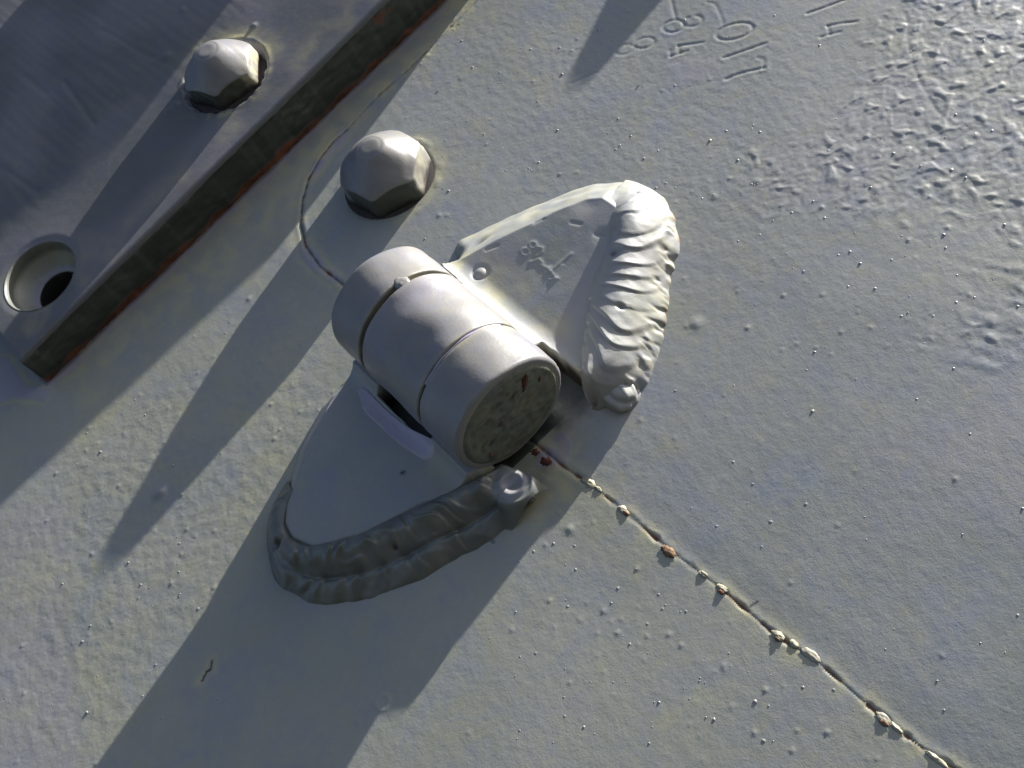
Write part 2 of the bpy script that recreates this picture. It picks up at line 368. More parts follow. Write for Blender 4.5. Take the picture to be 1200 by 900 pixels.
ced = (cc[:, 0]-E0[0])*EN[0]+(cc[:, 1]-E0[1])*EN[1]; cea = (cc[:, 0]-E0[0])*EDIR[0]+(cc[:, 1]-E0[1])*EDIR[1]
under = (ced < -.5) & (cea > .5)                                   # buried under the raised plate
cright = inside(cc[:, 0], cc[:, 1], seam + [(60, -60), (60, 60), (-5, 60)])
for nm, sel, mt in (('fixed_steel_plate', cright & ~under, PAINT), ('hatch_steel_plate', ~cright & ~under, PAINT_HATCH)):
    v, q, a = compact(V, Q[sel], ATTR); o = mesh_from(nm, v, q, mt, None, a); o['kind'] = 'structure'
    o['label'] = {'fixed_steel_plate': 'wide grey green painted plate with stamped characters on the right of the seam', 'hatch_steel_plate': 'grey green painted plate on the lower left of the seam, crossed by long shadows'}[nm]
    if nm == 'fixed_steel_plate': FIXED = o
    else: HATCH = o

# flaking blisters of paint along the seam: parts of the plate they sit on
chips = [(689, 566, .20, .15, CREAM, 0), (701, 573, .12, .08, CREAM, 1), (730, 598, .17, .12, CREAM, 2), (783, 645, .20, .13, RUST, 3), (824, 673, .13, .08, CREAM, 5), (846, 690, .13, .11, CREAM, 6),
         (912, 745, .16, .12, CREAM, 8), (930, 755, .13, .09, CREAM, 9), (950, 768, .26, .12, CREAM, 10), (1034, 842, .17, .13, CREAM, 12), (1050, 853, .17, .08, CREAM, 13), (1098, 890, .26, .07, CREAM, 14),
         (733, 600, .10, .06, RUST, 15), (787, 649, .08, .06, RUST, 16), (845, 692, .08, .06, RUST, 17), (911, 747, .08, .06, RUST, 18), (1035, 845, .11, .07, RUST, 19)]
for (px_, py_, l, w_, mt, sdn) in chips:
    p = at(px_, py_); dv = at(px_+9, py_+7.2)-p; dv /= np.linalg.norm(dv); nv = np.array([-dv[1], dv[0], 0])
    hgt = .085 if mt is CREAM else .09
    lump('rust_fleck' if mt is RUST else 'paint_blister', p+np.array([0, 0, .012 if mt is RUST else -.004])+(dv*.02-nv*.02)*(mt is RUST), [dv*l*.85, nv*w_*.75, (0, 0, hgt*(.32 if mt is CREAM else .22))], mt, FIXED, sdn, .45, attrs={'dirt': .35})

# ------------------------------------------------------------------ grit caught in the paint: far too many specks to count
from math import pi
gr = np.random.default_rng(99); VV, QQ, TT_ = [], [], []; nv_ = 0
def zat(x, y):
    i = np.clip(np.searchsorted(gx, x), 0, len(gx)-1); j = np.clip(np.searchsorted(gy, y), 0, len(gy)-1); return Z[i*len(gy)+j]
zones = [((-19, 13), (-10, 16), None, 240)] + [(None, None, [at2(*q) for q in poly], n) for poly, n in (
    ([(100, 500), (330, 360), (400, 470), (200, 860), (90, 860)], 70), ([(560, 640), (690, 600), (1000, 870), (600, 880)], 60), ([(700, 150), (1190, 120), (1190, 420), (820, 420)], 90), ([(450, 60), (700, 20), (760, 180), (520, 230)], 70))]
for xr_, yr_, poly, n in zones:
    P = None if poly is None else [tuple(p) for p in poly]
    lo, hi = (np.array([xr_[0], yr_[0]]), np.array([xr_[1], yr_[1]])) if P is None else (np.min(P, 0), np.max(P, 0))
    pts = lo+(hi-lo)*gr.random((n*4, 2))
    if P is not None: pts = pts[inside(pts[:, 0], pts[:, 1], P)]
    hs_, hb2 = (pts[:, 0]-HO[0])*HA[0]+(pts[:, 1]-HO[1])*HA[1], (pts[:, 0]-HO[0])*HB[0]+(pts[:, 1]-HO[1])*HB[1]
    ok = ~((hs_ > -1.2) & (hs_ < 6.2) & (np.abs(hb2) < 7.2)) & (((pts[:, 0]-E0[0])*EN[0]+(pts[:, 1]-E0[1])*EN[1]) > .1)
    for x, y in pts[ok][:n]:
        r = .016+.030*gr.random()**2.5; h = .004+r*(.12+.30*gr.random()**2); k = 6; z0 = zat(x, y)-.003; a0 = gr.random()*6
        a = a0+np.arange(k)*2*pi/k; e = 1+.3*gr.normal(size=k)*.5
        ring_ = np.stack([x+r*e*np.cos(a), y+r*e*np.sin(a), np.full(k, z0)], 1); r2 = np.stack([x+.7*r*e*np.cos(a), y+.7*r*e*np.sin(a), np.full(k, z0+.75*h)], 1)
        VV.append(ring_); VV.append(r2); VV.append([[x, y, z0+h]])
        for q in range(k):
            QQ.append((nv_+q, nv_+(q+1) % k, nv_+k+(q+1) % k, nv_+k+q)); TT_.append((nv_+k+q, nv_+k+(q+1) % k, nv_+2*k))
        nv_ += 2*k+1
GRIT = mesh_from('paint_grit', np.concatenate(VV), QQ, PAINT, None, None, True, TT_); GRIT['kind'] = 'stuff'; GRIT['label'] = 'fine specks of grit painted over on the steel plates'

# ------------------------------------------------------------------ raised plate, upper left
RP = empty('raised_plate', E0, 'thick raised dark grey plate with a round hole, along the upper left', 'metal plate')
r_ = .16; arc_ = [( r_-r_*math.cos(t), -r_+r_*math.sin(t)) for t in np.linspace(0, math.pi/2, 9)]      # inset, drop below top
side_prof = [(-.03+.03*k, -1.0+.7*k) for k in np.linspace(0, 1, 18)] + arc_
fine_ = list(np.arange(r_+.04, 9.5, .055)) + [10, 11, 12, 14, 17, 24]
U_ = [(d, z) for d, z in side_prof] + [(d, 0.0) for d in fine_]
e_fine = list(np.arange(r_+.04, 18, .055)) + [18.5, 19, 20, 20.9, 20.97]
W_ = [(d, z) for d, z in side_prof] + [(d, 0.0) for d in e_fine] + [(21.0, -.05), (21.01, -.6), (21.02, -1.0)]
UU, WW = np.meshgrid(np.arange(len(U_)), np.arange(len(W_)), indexing='ij')
Ud, Uz = np.array(U_).T; Wd, Wz = np.array(W_).T
dd, ee = Ud[UU].ravel(), Wd[WW].ravel(); drop = np.minimum(Uz[UU], Wz[WW]).ravel()
# the cut end leans: bottom-left end of the plate
ENDV = at(0, 402, 1.2)-at(22, 428, 1.2); ENDV[2] = 0; ENDV /= np.linalg.norm(ENDV)
px0 = E0 + EDIR*.02
XX = px0[0] + EDIR[0]*ee + ENDV[0]*dd; YY = px0[1] + EDIR[1]*ee + ENDV[1]*dd
topz = raised_z(XX, YY)
full = topz+.02                                       # -1.0 in the profile reaches the plate
nzr = perlin(XX, YY, 2.4, 40); nzf = perlin(XX, YY, .25, 41)
ZZ = topz + np.where(drop < -.3, -.3-(drop+.3)*(-1)/(.7)*0 + (drop+.3)/.7*(full-.3), drop)
lvl = smooth(-.05, 0, drop)
ZZ += lvl*(.012*nzr+.0016*nzf)
xs = XX*EDIR[0]+YY*EDIR[1]; ys = XX*EN[0]+YY*EN[1]
ZZ += lvl*.009*perlin(xs*1.6, ys*.18, .35, 42)*smooth(-3.2, -5.5, (XX-E0[0])*EN[0]+(YY-E0[1])*EN[1])   # brush drag marks across the plate
rb1 = np.hypot(XX-BOLT1[0], YY-BOLT1[1]); rh = np.hypot(XX-HOLE[0], YY-HOLE[1])
ZZ -= lvl*.20*smooth(BRR, BRR-.16, rb1+.07*nzf)
ZZ += lvl*.012*np.exp(-((rb1-BRR-.06)/.07)**2)
ZZ -= lvl*.03*smooth(HR+.25, HR, rh)
for (px_, py_, h, rr) in [(200, 130, .05, .14), (206, 122, .04, .1), (213, 108, .03, .08), (195, 66, .04, .15), (215, 12, .05, .1), (298, 30, .06, .08)]:
    c = at_raised(px_, py_); ZZ += lvl*h*np.exp(-((XX-c[0])**2+(YY-c[1])**2)/rr**2)
for (q1, q2, k) in [((75, 95), (110, 145), 1), ((120, 35), (178, 68), .8), ((30, 90), (55, 110), .6), ((0, 195), (45, 225), .7), ((100, 10), (160, 50), .5)]:
    P = [tuple(at_raised(*q1)[:2]), tuple(at_raised(*q2)[:2])]; d, _, _ = seg_dist(XX, YY, P); ZZ -= lvl*k*.028*np.exp(-(d/.1)**2)
# uneven paint and corrosion on the long side
sideface = (drop < -.15)
bul = .05*perlin(ee, ZZ*1.3, .9, 43)+.03*perlin(ee, ZZ*2, .35, 44)
XX = XX + np.where(sideface, EN[0]*bul*.8, 0); YY = YY + np.where(sideface, EN[1]*bul*.8, 0)
near = np.abs(rh-HR) < .035
th_ = np.arctan2(YY-HOLE[1], XX-HOLE[0]); snap = near & (lvl > .5)
XX = np.where(snap, HOLE[0]+HR*np.cos(th_), XX); YY = np.where(snap, HOLE[1]+HR*np.sin(th_), YY)
rh = np.hypot(XX-HOLE[0], YY-HOLE[1])
Vr = np.stack([XX, YY, ZZ], 1); Qr = grid_quads(len(U_), len(W_))
keep = ~((rh[Qr] <= HR+1e-4).all(1))
rustr = sideface*smooth(.24, .08, ZZ+.16*perlin(ee, ZZ*0, .8, 45)+.05*perlin(ee, ZZ*3, .2, 46))
c445 = at(448, 18, 1.25); rustr += sideface*.9*smooth(.34, .2, np.sqrt((XX-c445[0])**2+(YY-c445[1])**2+(ZZ-1.25)**2)+.35*perlin(ee*1.5, ZZ*1.5, .3, 48))
dirtr = lvl*.5*np.exp(-((dd-.7)/.55)**2)*smooth(-.15, .5, perlin(XX, YY, 1.0, 47))*.7
dirtr += lvl*.6*np.exp(-((rb1-BRR-.12)/.1)**2)*smooth(-.3, .3, nzr+nzf)
dirtr += lvl*.7*np.exp(-((rb1-BRR-.2)/.35)**2)*smooth(.2, 1.0, ((XX-BOLT1[0])*.2+(YY-BOLT1[1])*1.0)/1.4)
viol = lvl*.75*smooth(BRR+.02, BRR-.05, rb1)
viol = np.maximum(viol, lvl*.22*smooth(-.2, .5, nzr))
vr, qr, ar = compact(Vr, Qr[keep], {'rust': np.clip(rustr, 0, 1), 'dirt': np.clip(dirtr, 0, 1), 'violet': viol, 'olive_shade': sideface*(.93-.25*smooth(.1, .5, nzf))*(1-np.clip(rustr, 0, 1)), 'dark': np.clip(sideface*.5*smooth(.5, .1, ZZ), 0, 1)*(1-np.clip(rustr, 0, 1))})  # long side's shade painted dark olive, darker towards the foot
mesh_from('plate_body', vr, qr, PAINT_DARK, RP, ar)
# countersunk hole
na = 96; A_ = np.linspace(0, 2*np.pi, na, endpoint=False)
prof = [(HR+.02, -.02), (HR, -.035), (HR-.02, -.08), (HR-.03, -.3), (HR-.05, -.36), (HR-.12, -.45), (HR-.30, -.70), (HR-.33, -.76), (HR-.36, -.78), (HR-.46, -.80), (HR-.49, -.84), (HR-.50, -3.0)]
Vh = []; rz = raised_z
for (r, z) in prof:
    x, y = HOLE[0]+r*np.cos(A_), HOLE[1]+r*np.sin(A_)
    if z < -.73: x = x+.10; y = y-.06
    Vh.append(np.stack([x, y, rz(x, y)+z+(0.01*perlin(A_*3, A_*0+z, .5, 50) if z < -.2 else 0)], 1))
Vh = np.concatenate(Vh); n = len(prof)
i, j = np.meshgrid(np.arange(n-1), np.arange(na), indexing='ij'); j2 = (j+1) % na
Qh = np.stack([i*na+j, (i+1)*na+j, (i+1)*na+j2, i*na+j2], -1).reshape(-1, 4)
lev = np.repeat(np.arange(n), na)
mesh_from('bolt_hole', Vh, Qh, PAINT_HATCH, RP, {'violet': np.where((lev >= 7) & (lev <= 9), .8, 0.), 'olive_shade': np.where((lev >= 1) & (lev <= 4), .55, .15), 'dark': np.where(lev >= 10, 1., 0.), 'dirt': np.where((lev > 3) & (lev < 7), .25, 0.)})  # upper wall carries painted shade, bore coloured near black

# ------------------------------------------------------------------ bolts
def bolt(center, H, ap, label, spin, seed, dirty):
    t = empty('armour_bolt', center, label, 'bolt', 'painted cone headed bolts')
    na, r0, k = 144, .36, .86
    A = np.linspace(0, 2*np.pi, na, endpoint=False)
    def hexr(s):
        a = (A-spin) % (math.pi/3)-math.pi/6; r = ap/np.cos(a)
        return np.minimum(r, ap*1.12)*s
    full = hexr(1.0); Zr = lambda r: H-.02-(np.sqrt((r-r0)**2+.0036)-.06)*k
    rows = []
    for r in (.004, .08, .16, .24, .29, .32, .345): rows.append((r+0*full, H+.010-.03*smooth(.24, .36, r)+0*full, 0))
    for t_ in np.linspace(.015, 1, 24): r = r0+(full-r0)*t_; rows.append((r, Zr(r), 0))
    zt = Zr(full)
    for t_ in np.linspace(.06, 1, 14): rows.append((full*(1+.05*t_-.05*smooth(.85, 1, t_)), zt*(1-t_)-.12*t_, 1))
    Vb = []; wall = []
    for ri, (r, z, wl) in enumerate(rows):
        x, y = r*np.cos(A), r*np.sin(A)
        n1 = perlin(x*1.0+z, y+seed*3, .7, seed); n2 = perlin(x+2*z, y-z, .25, seed+1)
        f = 1+.032*n1+.010*n2
        edge = .7*np.exp(-(((ri-31)/len(rows))/.045)**2)
        Vb.append(np.stack([x*f*(1-.012*edge), y*f*(1-.012*edge), z+.018*n1*(z > 0)-.015*edge], 1)); wall.append(np.full(na, wl))
    Vb = np.concatenate(Vb); wall = np.concatenate(wall); nr = len(rows)
    i, j = np.meshgrid(np.arange(nr-1), np.arange(na), indexing='ij'); j2 = (j+1) % na
    Qb = np.stack([i*na+j, (i+1)*na+j, (i+1)*na+j2, i*na+j2], -1).reshape(-1, 4)
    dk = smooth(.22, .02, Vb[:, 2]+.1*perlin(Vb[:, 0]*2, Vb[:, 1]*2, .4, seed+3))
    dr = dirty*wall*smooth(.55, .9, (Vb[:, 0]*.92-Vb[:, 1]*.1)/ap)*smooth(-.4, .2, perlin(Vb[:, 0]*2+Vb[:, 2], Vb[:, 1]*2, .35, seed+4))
    az_ = np.arctan2(Vb[:, 1], Vb[:, 0]); flat_shade = wall*smooth(1.05, .85, np.abs((az_+math.radians(88)+np.pi) % (2*np.pi)-np.pi)+.12*perlin(Vb[:, 0]*2, Vb[:, 2]*2, .4, seed+9))  # shade on the lower flats, painted as dark olive
    h = mesh_from('bolt_head', Vb+center, Qb, PAINT_HINGE, t, {'olive_shade': .9*flat_shade, 'dark': .75*dk, 'dirt': np.clip(dr+.25*wall, 0, 1), 'rust': .25*dk})
    rr = np.array([ap*.9, ap*1.19, ap*1.235, ap*1.25]); zz = np.array([.045, .045, .02, -.12])
    Vt = np.concatenate([np.stack([r*(1+.02*perlin(np.cos(A), np.sin(A)+seed, .5, seed+6))*np.cos(A), r*np.sin(A), z-.05+0*A], 1) for r, z in zip(rr, zz)])
    i, j = np.meshgrid(np.arange(len(rr)-1), np.arange(na), indexing='ij'); j2 = (j+1) % na
    Qt = np.stack([i*na+j, (i+1)*na+j, (i+1)*na+j2, i*na+j2], -1).reshape(-1, 4)
    mesh_from('base_ring', Vt+center, Qt, BARE, t)
    return t
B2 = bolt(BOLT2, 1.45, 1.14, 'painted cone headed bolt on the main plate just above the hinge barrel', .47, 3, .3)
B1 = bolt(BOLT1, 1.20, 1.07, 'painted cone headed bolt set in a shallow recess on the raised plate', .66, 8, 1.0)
# a third bolt of the row, above the frame: its shadow tip falls in at the top
tip = at(678, 92); d3 = np.array([math.cos(SUN_AZ), math.sin(SUN_AZ), 0])
B3loc = tip + d3*(1.47/math.tan(SUN_EL))*.985; B3loc[2] = 0
b3 = B2.copy(); scene.collection.objects.link(b3); b3.location = Vector(world(B3loc)*CM)
for ch in B2.children:
    c = ch.copy(); scene.collection.objects.link(c); c.parent = b3; c.matrix_parent_inverse = ch.matrix_parent_inverse.copy()
b3['label'] = 'painted cone headed bolt on the main plate beyond the top edge of the photo'

# ------------------------------------------------------------------ hinge
HG = empty('weld_on_hinge', hp(2.4, 0, 0), 'heavy grey painted hinge with a three part barrel, welded across the plate seam', 'hinge')
J1, J2 = 1.25, 3.50
UZ, LZ, USL = .72, .60, .07
def knuckle(s0, s1, side, hl, seed, chamf0=.06, chamf1=.06):
    """a barrel section that flows into its leaf; side +1 = upper right leaf, -1 = lower left leaf"""
    prof = [(HRAD*math.cos(t), HZ+HRAD*math.sin(t)) for t in np.linspace(0, 2*math.pi, 110, endpoint=False)]
    P = np.array(prof); n = len(P); nb = 21+90
    stations = []
    ctr = np.array([0, HZ])
    for t in np.linspace(0, 1, 7): stations.append((s0+chamf0*(1-math.cos(t*math.pi/2)), 1-chamf0/HRAD*(1-math.sin(t*math.pi/2))))
    for t in np.linspace(0, 1, 30)[1:-1]: stations.append((s0+chamf0+(s1-s0-chamf0-chamf1)*t, 1))
    for t in np.linspace(0, 1, 7): stations.append((s1-chamf1*(1-math.sin(t*math.pi/2)), 1-chamf1/HRAD*(1-math.cos(t*math.pi/2))))
    rows = []
    for (s, k) in stations:
        Pk = ctr+(P-ctr)*k
        ang = np.arctan2(Pk[:, 1]-HZ, Pk[:, 0])
        dz = .034*perlin(ang*1.5+s*.3, s+ang*0+seed*5, 1.0, seed)+.009*perlin(ang*1.5, s+ang*0, .4, seed+1)
        nrm = (Pk-ctr)/np.maximum(np.linalg.norm(Pk-ctr, axis=1), .1)[:, None]
        Pk = Pk+nrm*dz[:, None]
        rows.append(hp(s, Pk[:, 0]*side, Pk[:, 1]))
    Vk = np.concatenate(rows); ns = len(stations); i, j = np.meshgrid(np.arange(ns-1), np.arange(n), indexing='ij'); j2 = (j+1) % n
    Qk = np.stack([i*n+j, i*n+j2, (i+1)*n+j2, (i+1)*n+j], -1).reshape(-1, 4)
    # end caps: fans round the barrel centre
    base = len(Vk); caps = np.stack([hp(stations[0][0], 0, HZ), hp(stations[-1][0], 0, HZ)]); Vk = np.vstack([Vk, caps])
    T = []
    for e, off in ((0, 0), (1, (ns-1)*n)):
        for jj in range(n): T.append((base+e, off+jj, off+(jj+1) % n) if e else (base+e, off+(jj+1) % n, off+jj))
    b_ = np.abs((Vk-HO)@HB); z_ = Vk[:, 2]; sfrac = (Vk-HO)@HA
    nearjoint = np.minimum.reduce([np.abs(sfrac-J1), np.abs(sfrac-J2)])
    dirt = .55*smooth(1.5, 2.2, b_)*smooth(-.3, .3, perlin(sfrac, b_, .7, seed+4)) + .6*np.exp(-(nearjoint/.14)**2)*smooth(-.4, .2, perlin(sfrac*2, z_*2, .6, seed+5))
    vio = .25*smooth(-.1, .5, perlin(sfrac, z_+b_*side, 1.4, seed+6))
    ob = mesh_from('knuckle', Vk, Qk, PAINT_HINGE, HG, {'dirt': np.clip(dirt, 0, 1), 'violet': vio}, True, T)
    return ob
def fix_normals(o):
    bm = bmesh.new(); bm.from_mesh(o.data); bmesh.ops.recalc_face_normals(bm, faces=bm.faces); bm.to_mesh(o.data); bm.free()
K1 = knuckle(0, J1-.065, -1, LZ, 60, .14, .05)
K2 = knuckle(J1+.065, J2-.03, 1, UZ, 61, .05, .05)
K3 = knuckle(J2+.035, HLEN, -1, LZ, 62, .06, .11)
for k in (K1, K2, K3): fix_normals(k)
def ring(name, s0, s1, r, a0, a1, mat, n=60, parent=HG, wob=.0, attrs=None, seed=0):
    t = np.linspace(a0, a1, n); V = []; prof = [(s0, r-.12), (s0, r-.02), ((s0+s1)/2, r), (s1, r-.02), (s1, r-.12)]
    for (s, rr) in prof:
        dr = wob*perlin(t*2, t*0+s, .5, seed); V.append(hp(s+t*0, (rr+dr)*np.cos(t), HZ+(rr+dr)*np.sin(t)))
    o = mesh_from(name, np.concatenate(V), grid_quads(5, n), mat, parent, {k: np.full(5*n, v) for k, v in (attrs or {}).items()}); return o
# hinge pin seen in the gaps
t = np.linspace(0, 2*np.pi, 64, endpoint=False); prof = [(.1, .0001), (.1, 1.1), (HLEN-.1, 1.1), (HLEN-.1, .0001)]
Vp = np.concatenate([hp(s+t*0, r*np.cos(t), HZ+r*np.sin(t)) for s, r in prof]); i, j = np.meshgrid(np.arange(3), np.arange(64), indexing='ij'); j2 = (j+1) % 64
mesh_from('hinge_pin', Vp, np.stack([i*64+j, (i+1)*64+j, (i+1)*64+j2, i*64+j2], -1).reshape(-1, 4), BARE, HG)
ring('paint_seal', J2-.03, J2+.035, HRAD-.03, math.radians(35), math.radians(128), LILAC, wob=.02, seed=66)
#ring('paint_seal', J1-.05, J1+.05, HRAD-.06, math.radians(20), math.radians(52), PAINT_HINGE, wob=.02, seed=67)
ta = math.radians(76)
lump('paint_bridge', hp(J1-.02, HRAD*math.cos(ta)*.965, HZ+HRAD*math.sin(ta)*.965), [HA*.20, hp(0, math.sin(ta), -math.cos(ta))*.20-HO*.20, (hp(0, math.cos(ta), math.sin(ta))-HO)*.085], PAINT_HINGE, HG, 4, .2)
# the barrel's end face
na = 96; A_ = np.linspace(0, 2*np.pi, na, endpoint=False); rr = np.concatenate([np.linspace(0, 1.2, 34), [1.24, 1.28, 1.32, 1.36, 1.40, 1.44, 1.475, 1.50]])*.948
RR, AA = np.meshgrid(rr, A_, indexing='ij'); RR = RR*(1-.03*smooth(1.2, 1.5, RR)*(.5+perlin(np.cos(AA)*2, np.sin(AA)*2, .5, 74))); bx, bz = RR*np.cos(AA), RR*np.sin(AA)
so_ = HLEN+.050+.030*perlin(bx, bz, .55, 70)*smooth(1.42, 1.1, RR)+.02*perlin(bx, bz, .22, 71)*smooth(1.4, 1.2, RR)-.09*smooth(1.26, 1.42, RR)
pits = [(-.55, .55), (-.15, .75), (.25, .6), (-.75, -.25), (-.95, -.75), (-.35, .1), (.1, .95)]
pd = np.zeros(RR.shape)
for (a, b) in pits: g = np.exp(-((bx-a)**2+(bz-b)**2)/.10**2); g = g*(1+.8*perlin(bx, bz, .12, 76)); so_ -= .03*g; pd += .8*g
i, j = np.meshgrid(np.arange(len(rr)-1), np.arange(na), indexing='ij'); j2 = (j+1) % na
ce = mesh_from('barrel_end', hp(so_, bx, HZ+bz).reshape(-1, 3), np.stack([i*na+j, i*na+j2, (i+1)*na+j2, (i+1)*na+j], -1).reshape(-1, 4), PAINT_CAP, HG,
               {'dark': np.clip(.7*pd+.35*smooth(-.1, .5, perlin(bx, bz, .16, 72)), 0, 1).ravel(), 'rust': .35*smooth(.3, .55, perlin(bx, bz, .16, 75)).ravel(), 'dirt': .12*smooth(0, .5, perlin(bx, bz, .5, 73)).ravel()}); fix_normals(ce)
for (b1, z1, k1) in [(-.55, .35, .45), (.95, .35, .4), (-.9, -.55, .35)]:
    lump('rust_flake', hp(HLEN+.04, b1, HZ+z1), [hp(0, .1*k1, .20*k1)-HO, hp(0, .09*k1, -.05*k1)-HO, HA*.02], RUST, HG, int(k1*100), .5)
lump('rust_flake', hp(HLEN+.06, .62, HZ+.72), [hp(0, .1, .20)-HO, hp(0, .07, -.035)-HO, HA*.03], RUST, HG, 6, .4)

def fillet_rise(b, hl, rf=.75):
    b = np.abs(b); zc = HZ-hl-rf; bf = math.sqrt((HRAD+rf)**2-zc*zc)
    x = np.clip(bf+.08-b, 0, rf*.93); return rf-np.sqrt(np.maximum(rf*rf-x*x, 0))
def leaf(poly, z0, slope_b, fillet, hname, seed, extra=None, rise=None):
    """a leaf of the hinge: poly in (s, b); fillet(s,b) = run of its sloped edge, edge_sharp marks cut edges"""
    P = np.array(poly); st = .032
    sg = np.arange(P[:, 0].min()-1.3, P[:, 0].max()+1.3, st); bgr = np.arange(P[:, 1].min()-1.3, P[:, 1].max()+1.3, st)
    S, B = np.meshgrid(sg, bgr, indexing='ij'); d = sdf(S, B, poly)
    run = fillet(S, B); top = z0+slope_b*(np.abs(B)-2.0)
    d2 = d+.03*perlin(S, B, .6, seed)
    k = smooth(0, 1, np.clip((d2+run)/(run+1e-6), 0, 1))
    kk = np.clip((d2+run)/run, 0, 1); kk = np.where(kk < .85, kk*1.0, kk); prof = kk*(1-.12*smooth(.75, 1, kk))
    prof = 1-np.sqrt(np.maximum(0, 1-(1-(1-kk)**1.25)))*1.0 if False else (kk*.85+.15*smooth(0, 1, kk))
    z = -.06+(top+.06)*prof
    z = z+(.010*perlin(S, B, 1.3, seed+1)+.0022*perlin(S, B, .3, seed+2))*smooth(.3, .8, prof)
    z = z+.03*perlin(S, B, .5, seed+3)*np.where((kk > .02) & (kk < .98), 1, 0)*smooth(0, .3, kk)*smooth(1, .7, kk)
    z = z + rise(S, B)*smooth(.5, 1, prof)
    at_ = {'dirt': .5*smooth(.98, .7, kk)*smooth(-.3, .4, perlin(S, B, .7, seed+4)), 'violet': .30*smooth(-.2, .5, perlin(S, B, 1.6, seed+5))*(kk > .98), 'dark': np.zeros(S.shape)}
    if extra: z = extra(S, B, z, at_)
    Vl = hp(S.ravel(), B.ravel(), z.ravel()); Ql = grid_quads(len(sg), len(bgr))
    keepq = (z.ravel()[Ql] > -.055).any(1)
    v, q, a = compact(Vl, Ql[keepq], {k_: v_.ravel() for k_, v_ in at_.items()})
    o = mesh_from('leaf', v, q, PAINT, HG, a); return o
# ---- upper leaf
upoly = [(-.30, 1.78), (.45, 3.60), (1.15, 5.05), (1.42, 5.50), (1.70, 5.75), (2.0, 5.75), (2.25, 5.75), (2.9, 4.7), (3.5, 3.6), (4.3, 2.5), (4.75, 2.15), (4.75, 2.0), (3.46, 1.92), (3.42, 1.15), (.78, 1.15), (.74, 1.74)]
def ufil(S, B):
    return .06+1.24*smooth(1.75, 2.9, B)
def uextra(S, B, z, a):
    # stamped characters in the leaf
    def st_(pts, amp, wd):
        nonlocal z
        P = [sb(px_, py_, UZ) for px_, py_ in pts]; d, _, _ = seg_dist(S, B, P); z = z+amp*np.exp(-(d/wd)**2)
    for pts in (ell(617, 298, 5, 4, 10), ell(626, 290.5, 4, 3.6, 10), [(629, 303), (636, 299), (637, 294), (632, 293)], [(622, 310), (632, 306), (637, 311)],
                [(634, 313), (643, 317), (652, 328)], [(646, 321), (658, 311), (671, 301)], [(650, 331), (654, 322), (660, 314)], [(640, 322), (646, 316)], [(645, 330), (655, 329)]):
        st_(pts, .012, .036)
    for pts in ([(628, 265), (638, 261)], [(571, 294), (583, 290)], [(672, 266), (682, 268)], [(700, 280), (712, 283)]): st_(pts, -.018, .045)
    c = sb(563, 320, UZ); d = np.hypot(S-c[0], B-c[1]); z = z-.035*np.exp(-((d-.19)/.05)**2)+.05*np.exp(-(d/.13)**2)
    for (px_, py_, r0, h) in [(690, 243, .35, -.03), (707, 281, .2, -.02)]:
        c = sb(px_, py_, UZ); d = np.hypot(S-c[0], B-c[1]); z = z+h*np.exp(-(d/r0)**2)
    a['dirt'] = np.clip(a['dirt']+.75*smooth(3.3, 2.2, B)*smooth(-.4, .3, perlin(S, B, .8, 85)), 0, 1)
    a['dark'] = np.maximum(a['dark'], .95*smooth(.62, .50, z)*(B < 2.35)*(S > -.3))  # slot shade painted near black on the leaf's cut edge
    for (px_, py_) in [(526, 299), (519, 303), (563, 283)]:
        c = sb(px_, py_, .45); d = np.hypot((S-c[0]), (B-c[1])*.5); z = z-.10*np.exp(-(d/.14)**2); a['dark'] = np.maximum(a['dark'], .6*np.exp(-(d/.12)**2))
    return z
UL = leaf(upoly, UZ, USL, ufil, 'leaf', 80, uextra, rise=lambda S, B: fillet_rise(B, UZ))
# ---- lower leaf
lpoly = [(.16, -1.3), (.22, -2.5), (.85, -3.85), (1.72, -5.1), (2.0, -5.35), (2.45, -5.42), (3.0, -5.2), (3.63, -4.25), (4.16, -2.8), (4.62, -1.9), (4.84, -1.3), (4.84, -1.0), (3.40, -1.0), (3.36, -1.70), (1.26, -1.70), (1.22, -1.1), (.16, -1.1)]
def lfil(S, B):
    r = np.full(S.shape, .62); r = np.where((B > -1.95) & (S > .3), .06, r); r = np.where(S < 1.2, .62-.28*smooth(-3.0, -2.2, B)*smooth(1.2, .6, S), r); return r
def lextra(S, B, z, a):
    a['dark'] = np.maximum(a['dark'], .95*smooth(.66, .52, z)*(B > -1.85)*(S > .5)*(S < 4.0))  # lower slot's shade painted into the leaf colour
    c = sb(472, 555, LZ); d = np.hypot(S-c[0], B-c[1]); z = z+.05*np.exp(-(d/.06)**2); a['dark'] = np.maximum(a['dark'], np.exp(-(d/.06)**2))
    for (px_, py_, r0) in [(393, 601, .18), (440, 575, .15), (430, 590, .12)]:
        c = sb(px_, py_, LZ); d = np.hypot(S-c[0], B-c[1]); z = z+.01*np.exp(-((d-r0)/.04)**2)
    a['dirt'] = np.clip(a['dirt']+.6*np.exp(-((B+1.9)/.5)**2)*smooth(3.2, 3.7, S), 0, 1)
    return z
LL = leaf(lpoly, LZ, .0, lfil, 'leaf', 90, lextra, rise=lambda S, B: fillet_rise(B, LZ, .62))
